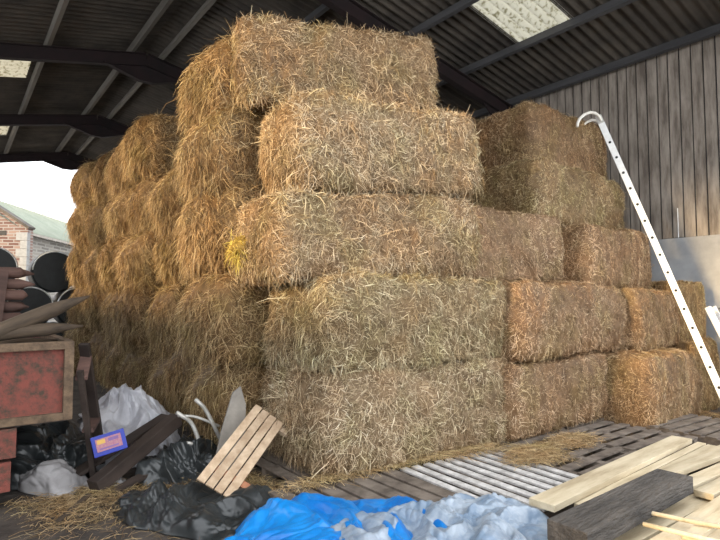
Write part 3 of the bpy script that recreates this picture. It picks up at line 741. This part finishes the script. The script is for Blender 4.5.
# stakes stacked in the trailer, points to the right
def stake(label, a, b, r, m_, tip=.16, group=None, name='fence_stake'):
    a = Vector(a); b = Vector(b); d = (b - a).normalized(); L = (b - a).length; rr = random.Random(int(a.z * 1000 + a.y * 77))
    n = 9; pts = []; rad = []
    for i in range(n):
        t = i / (n - 1); s = t * (L - tip); pts.append(Vector((s, rr.uniform(-1, 1) * .004, rr.uniform(-1, 1) * .004))); rad.append(r * rr.uniform(.95, 1.04))
    pts.append(Vector((L - tip * .45, 0, 0))); rad.append(r * .55); pts.append(Vector((L, 0, -.006))); rad.append(r * .13)
    o = MB().tube(pts, rad, 12).build(name, m_, None, True); o.location = a
    o.rotation_euler = Euler((0, -math.asin(d.z), math.atan2(d.y, d.x)))
    return tag(o, label, 'stake', group)
rs_ = random.Random(9); rowname = ['bottom', 'second', 'third', 'fourth', 'fifth', 'sixth', 'seventh', 'eighth', 'ninth', 'tenth', 'topmost']
for k in range(11):
    for c in range(2):
        x1 = .72 + rs_.uniform(-.06, .05)
        stake('pointed brown stake in the trailer, %s of the %s row' % (rowname[k], ['near', 'far'][c]), (-1.15, 7.05 + c * .13 + rs_.uniform(-.01, .01), .79 + k * .124), (x1, 7.0 + c * .13, .79 + k * .124), .058, M_STAKE, .15 if (k + c) % 2 else .05, 'stakes stacked in the trailer')
st = MB().box(-.045, .045, -.03, .03, 0, 1.32, None, .004).build('upright_post', M_STAKE); st.location = (.34, 6.90, .73); st.rotation_euler = (0, R(5), 0)
tag(st, 'brown upright post holding the stack of stakes in the trailer', 'post')
stake('long weathered pointed pole sloping up over the trailer corner', (-.75, 5.54, .98), (1.03, 5.50, 1.77), .070, M_POLE, .32, None, 'timber_pole')
stake('weathered pointed pole lying low along the trailer rim', (-.9, 5.60, 1.32), (.98, 5.47, 1.50), .058, M_POLE, .28, None, 'timber_pole')
stake('weathered pole under the two crossing poles in the trailer', (-.9, 5.72, 1.22), (.84, 5.78, 1.36), .05, M_POLE, .28, None, 'timber_pole')

# ------------------------------------------------------------------ black wrapped round bales past the hay
for k, (x, z, lab) in enumerate(((2.26, 2.50, 'upper one right of the stakes'), (.85, 2.55, 'upper one behind the stakes'), (2.85, 1.53, 'second row, against the hay'), (1.70, 1.53, 'second row, below the upper one'),
                                 (.45, 1.53, 'second row, behind the stakes'), (2.26, .56, 'bottom row under the poles'), (1.12, .56, 'bottom row behind the trailer'), (-.02, .56, 'bottom row at far left'))):
    root = empty('wrapped_round_bale', (x, 16.6, z)); tag(root, 'black wrapped round bale, %s' % lab, 'wrapped bale', 'black wrapped bales at the far end')
    r_ = .565
    m = MB(); m.tube([(0, 0, 0), (0, .03, 0), (0, .10, 0), (0, 1.0, 0), (0, 1.1, 0)], [r_ * .92, r_ * .965, r_, r_, r_ * .93], 40); m.build('wrap', M_WRAP, root, False)
    ring = [(math.cos(a) * r_ * .945, .0, math.sin(a) * r_ * .945) for a in [PI * (0.02 + .96 * i / 30) for i in range(31)]]
    MB().tube(ring, .020, 6).build('rim_fold', M_WRIM, root, True)

# ------------------------------------------------------------------ buildings and tree beyond
b1_ = empty('brick_building', (-3, 36, 0)); tag(b1_, 'old red brick gable building with white quoins beyond the barn', 'building')
bo = Vector(b1_.location)
def LP(*p): return Vector(p) - bo
g0 = Vector((3.36, 35.11, 0)); gd = Vector((-4.02, 3.06, 0)).normalized(); gn = Vector((gd.y, -gd.x, 0)) * -1
if gn.y < 0: gn = -gn
W2 = 5.05
def G(s, z, dpt=0): return g0 + gd * s + gn * dpt + Vector((0, 0, z)) - bo
m = MB(); m.poly([G(0, -.1), G(2 * W2, -.1), G(2 * W2, 5.75), G(W2, 8.95), G(0, 5.75)], gn * .5); m.build('brick_wall', M_BRICK, b1_)
m = MB()
m.bar(G(-.1, 5.75, .2), G(W2, 9.05, .2), .6, .14, up=(0, 0, 1)); m.bar(G(W2, 9.05, .2), G(2 * W2 + .1, 5.75, .2), .6, .14)
m.build('roof_verge', M_ROOF, b1_)
for k in range(12):
    wq = .62 if k % 2 else .38
    m = MB(); z = .0 + k * .46
    m.poly([G(0, z, -.04), G(wq, z, -.04), G(wq, z + .44, -.04), G(0, z + .44, -.04)], gn * .3); m.build('quoin', M_COPE, b1_)
m = MB(); m.poly([G(1.2, 5.35, -.03), G(1.55, 5.35, -.03), G(1.55, 5.6, -.03), G(1.2, 5.6, -.03)], gn * .1); m.build('vent_slot', M_BLACK, b1_)
b2 = empty('stone_building', (6, 40, 0)); tag(b2, 'pale stone outbuilding with long light green corrugated roof', 'building')
bo = Vector(b2.location)
e0 = Vector((3.1, 34.9, 0)) + Vector((.05, .4, 0)); ed = Vector((4.14, 6.9, 0)).normalized(); en = Vector((-ed.y, ed.x, 0))
def E_(s, off, z): return e0 + ed * s + en * off + Vector((0, 0, z)) - bo
m = MB(); m.poly([E_(.2, .3, -.1), E_(14, .3, -.1), E_(14, .3, 5.5), E_(.2, .3, 5.5)], en * 5.4); m.build('stone_wall', M_STONE, b2)
V = []; Q = []; n = 14 * 10
for i in range(n * 4 + 1):
    s = i / 4 / 10; wz = .05 * math.sin(i / 4 * 2 * PI * .5)
    for off, z in ((-.1, 5.58), (3.4, 7.95), (6.5, 5.6)): V.append(tuple(E_(s, off, z + wz)))
for i in range(n * 4):
    for k in (0, 1): Q.append((i * 3 + k, i * 3 + 3 + k, i * 3 + 4 + k, i * 3 + 1 + k))
rf = link_mesh('roof', quad_mesh('roof', np.array(V), np.array(Q)), M_GREENR, b2); sd = rf.modifiers.new('s', 'SOLIDIFY'); sd.thickness = .03
MB().bar(E_(0, -.14, 5.48), E_(14, -.14, 5.48), .12, .14).build('gutter', M_GREYB, b2)
# bare tree behind
tree = MB(); rt = random.Random(12)
def branch(p, d, L, r, dep):
    q = p + d * L * .5 + Vector((rt.uniform(-1, 1), rt.uniform(-1, 1), .3)) * L * .06; e = p + d * L
    tree.tube([p, q, e], [r, r * .8, r * .6], 5)
    if dep:
        for k in range(3):
            nd = (d + Vector((rt.uniform(-.7, .7), rt.uniform(-.7, .7), rt.uniform(-.15, .5)))).normalized()
            branch(p.lerp(e, .55 + .22 * k), nd, L * .68, r * .55, dep - 1)
branch(Vector((0, 0, 0)), Vector((0, 0, 1)), 5.0, .16, 5)
o = tree.build('bare_tree', M_TWIG); o.location = (3.4, 52, -.1); tag(o, 'pale bare tree showing its twigs above the green roof', 'tree')

# ------------------------------------------------------------------ ladder
ld = empty('ladder', (8.42, 3.02, .0)); tag(ld, 'white aluminium ladder with two hooks leaning against the stepped hay stack', 'ladder')
base = Vector((8.62, 2.86, .03)); top = Vector((8.60, 4.66, 4.74)); lo = Vector(ld.location)
rd = Vector((.93, .37, 0)).normalized() * .36
ldir = (top - base).normalized(); LL = (top - base).length
for k in (0, 1):
    q = rd * k
    m = MB()
    y_ = Vector(ldir).cross(rd).normalized()
    mtx = Matrix.Translation(base + q - lo) @ Matrix((ldir, y_, rd.normalized())).transposed().to_4x4()
    m.box(0, LL, -.050, .050, -.012, .012, mtx, .004)
    r_ = m.build('rail', M_ALU, ld)
    m = MB(); m.box(LL - .06, LL + .10, -.05, .05, -.02, .02, mtx, .006); m.build('end_bracket', M_GALV, r_)
nr_ = 16
for i in range(nr_):
    p = base + ldir * (.22 + i * .292) - lo; e = rd.normalized() * .03
    rg = MB().tube([p - e * .2, p + rd + e * .2], .019, 10).build('rung', M_ALU, ld, True)
    MB().tube([p - e * .62, p - e * .2], .021, 10).build('rung_hole_shade', M_BLACK, rg)  # black cap stands in for the shade inside the hollow rung
n_ = Vector(ldir).cross(rd).normalized(); 
if n_.y > 0: n_ = n_
for k in (0, 1):
    p = top + rd * k * .9 - lo
    hk = [(0, 0, -.02), (-.03, .01, .05), (-.13, .03, .10), (-.26, .05, .09), (-.40, .07, .03), (-.50, .09, -.05), (-.55, .10, -.13), (-.57, .10, -.20)]
    MB().tube([p + Vector(h) + Vector((0, -.02 + .02 * k, -.03 * k)) for h in hk], .024, 10).build('hook', M_HOOK, ld, True)
p = base + ldir * (LL * .83) + rd * .95 - lo
m = MB(); m.bar(p, p + Vector((.30, .05, -.12)), .05, .03, .003); m.bar(p + Vector((0, 0, -.07)), p + Vector((.30, .05, -.19)), .05, .03, .003); m.build('stay_bracket', M_ALU, ld)
# second, shorter ladder section by the wall
l2 = empty('ladder_section', (9.4, 3.2, 0)); tag(l2, 'short whitish ladder section standing behind the ladder near the concrete wall', 'ladder')
lo = Vector(l2.location)
for k in (0, 1):
    m = MB(); m.bar(Vector((9.30 + .34 * k, 2.7 + .05 * k, .02)) - lo, Vector((9.36 + .34 * k, 3.42 + .05 * k, 1.62)) - lo, .03, .09, .004); m.build('rail', M_ALU, l2)
for i in range(5):
    t = .1 + i * .19
    a = Vector((9.30, 2.7, .02)).lerp(Vector((9.36, 3.42, 1.62)), t) - lo
    MB().tube([a, a + Vector((.34, .05, 0))], .015, 8).build('rung', M_ALU, l2, True)

# ------------------------------------------------------------------ light: overcast sky, low hazy sun from the left
wld = bpy.data.worlds.new('sky'); SC.world = wld; wld.use_nodes = True; nt = wld.node_tree; nt.nodes.clear()
wo = nt.nodes.new('ShaderNodeOutputWorld'); bg = nt.nodes.new('ShaderNodeBackground'); nt.links.new(bg.outputs[0], wo.inputs[0])
tc = nt.nodes.new('ShaderNodeTexCoord'); nz = nt.nodes.new('ShaderNodeTexNoise'); nz.inputs['Scale'].default_value = 2.5
rp = nt.nodes.new('ShaderNodeValToRGB'); rp.color_ramp.elements[0].color = (.86, .92, 1, 1); rp.color_ramp.elements[1].color = (1, 1, 1, 1)
nt.links.new(tc.outputs['Generated'], nz.inputs[0]); nt.links.new(nz.outputs['Fac'], rp.inputs[0]); nt.links.new(rp.outputs[0], bg.inputs[0])
bg.inputs[1].default_value = 1.6
sl = bpy.data.lights.new('sun', 'SUN'); sl.energy = 3.4; sl.angle = R(9); sl.color = (1, .70, .34)
so = bpy.data.objects.new('sun', sl); COL.objects.link(so)
sd_ = Vector((1.0, -.03, -.24)).normalized(); so.rotation_euler = sd_.to_track_quat('-Z', 'Y').to_euler()

# ------------------------------------------------------------------ camera
yaw = math.atan(410 / 540); th = R(3.18)
cam = bpy.data.cameras.new('camera'); co = bpy.data.objects.new('camera', cam); COL.objects.link(co)
cam.sensor_fit = 'HORIZONTAL'; cam.sensor_width = 36; cam.lens = 540 / 720 * 36; cam.clip_end = 300; cam.clip_start = .05
co.location = (0, 0, 1.73); co.rotation_euler = (PI / 2 + th, 0, -yaw)
SC.camera = co
SC.view_settings.view_transform = 'Standard'; SC.view_settings.look = 'None'; SC.view_settings.gamma = 1
SC.view_settings.use_curve_mapping = False; SC.view_settings.exposure = 1.06
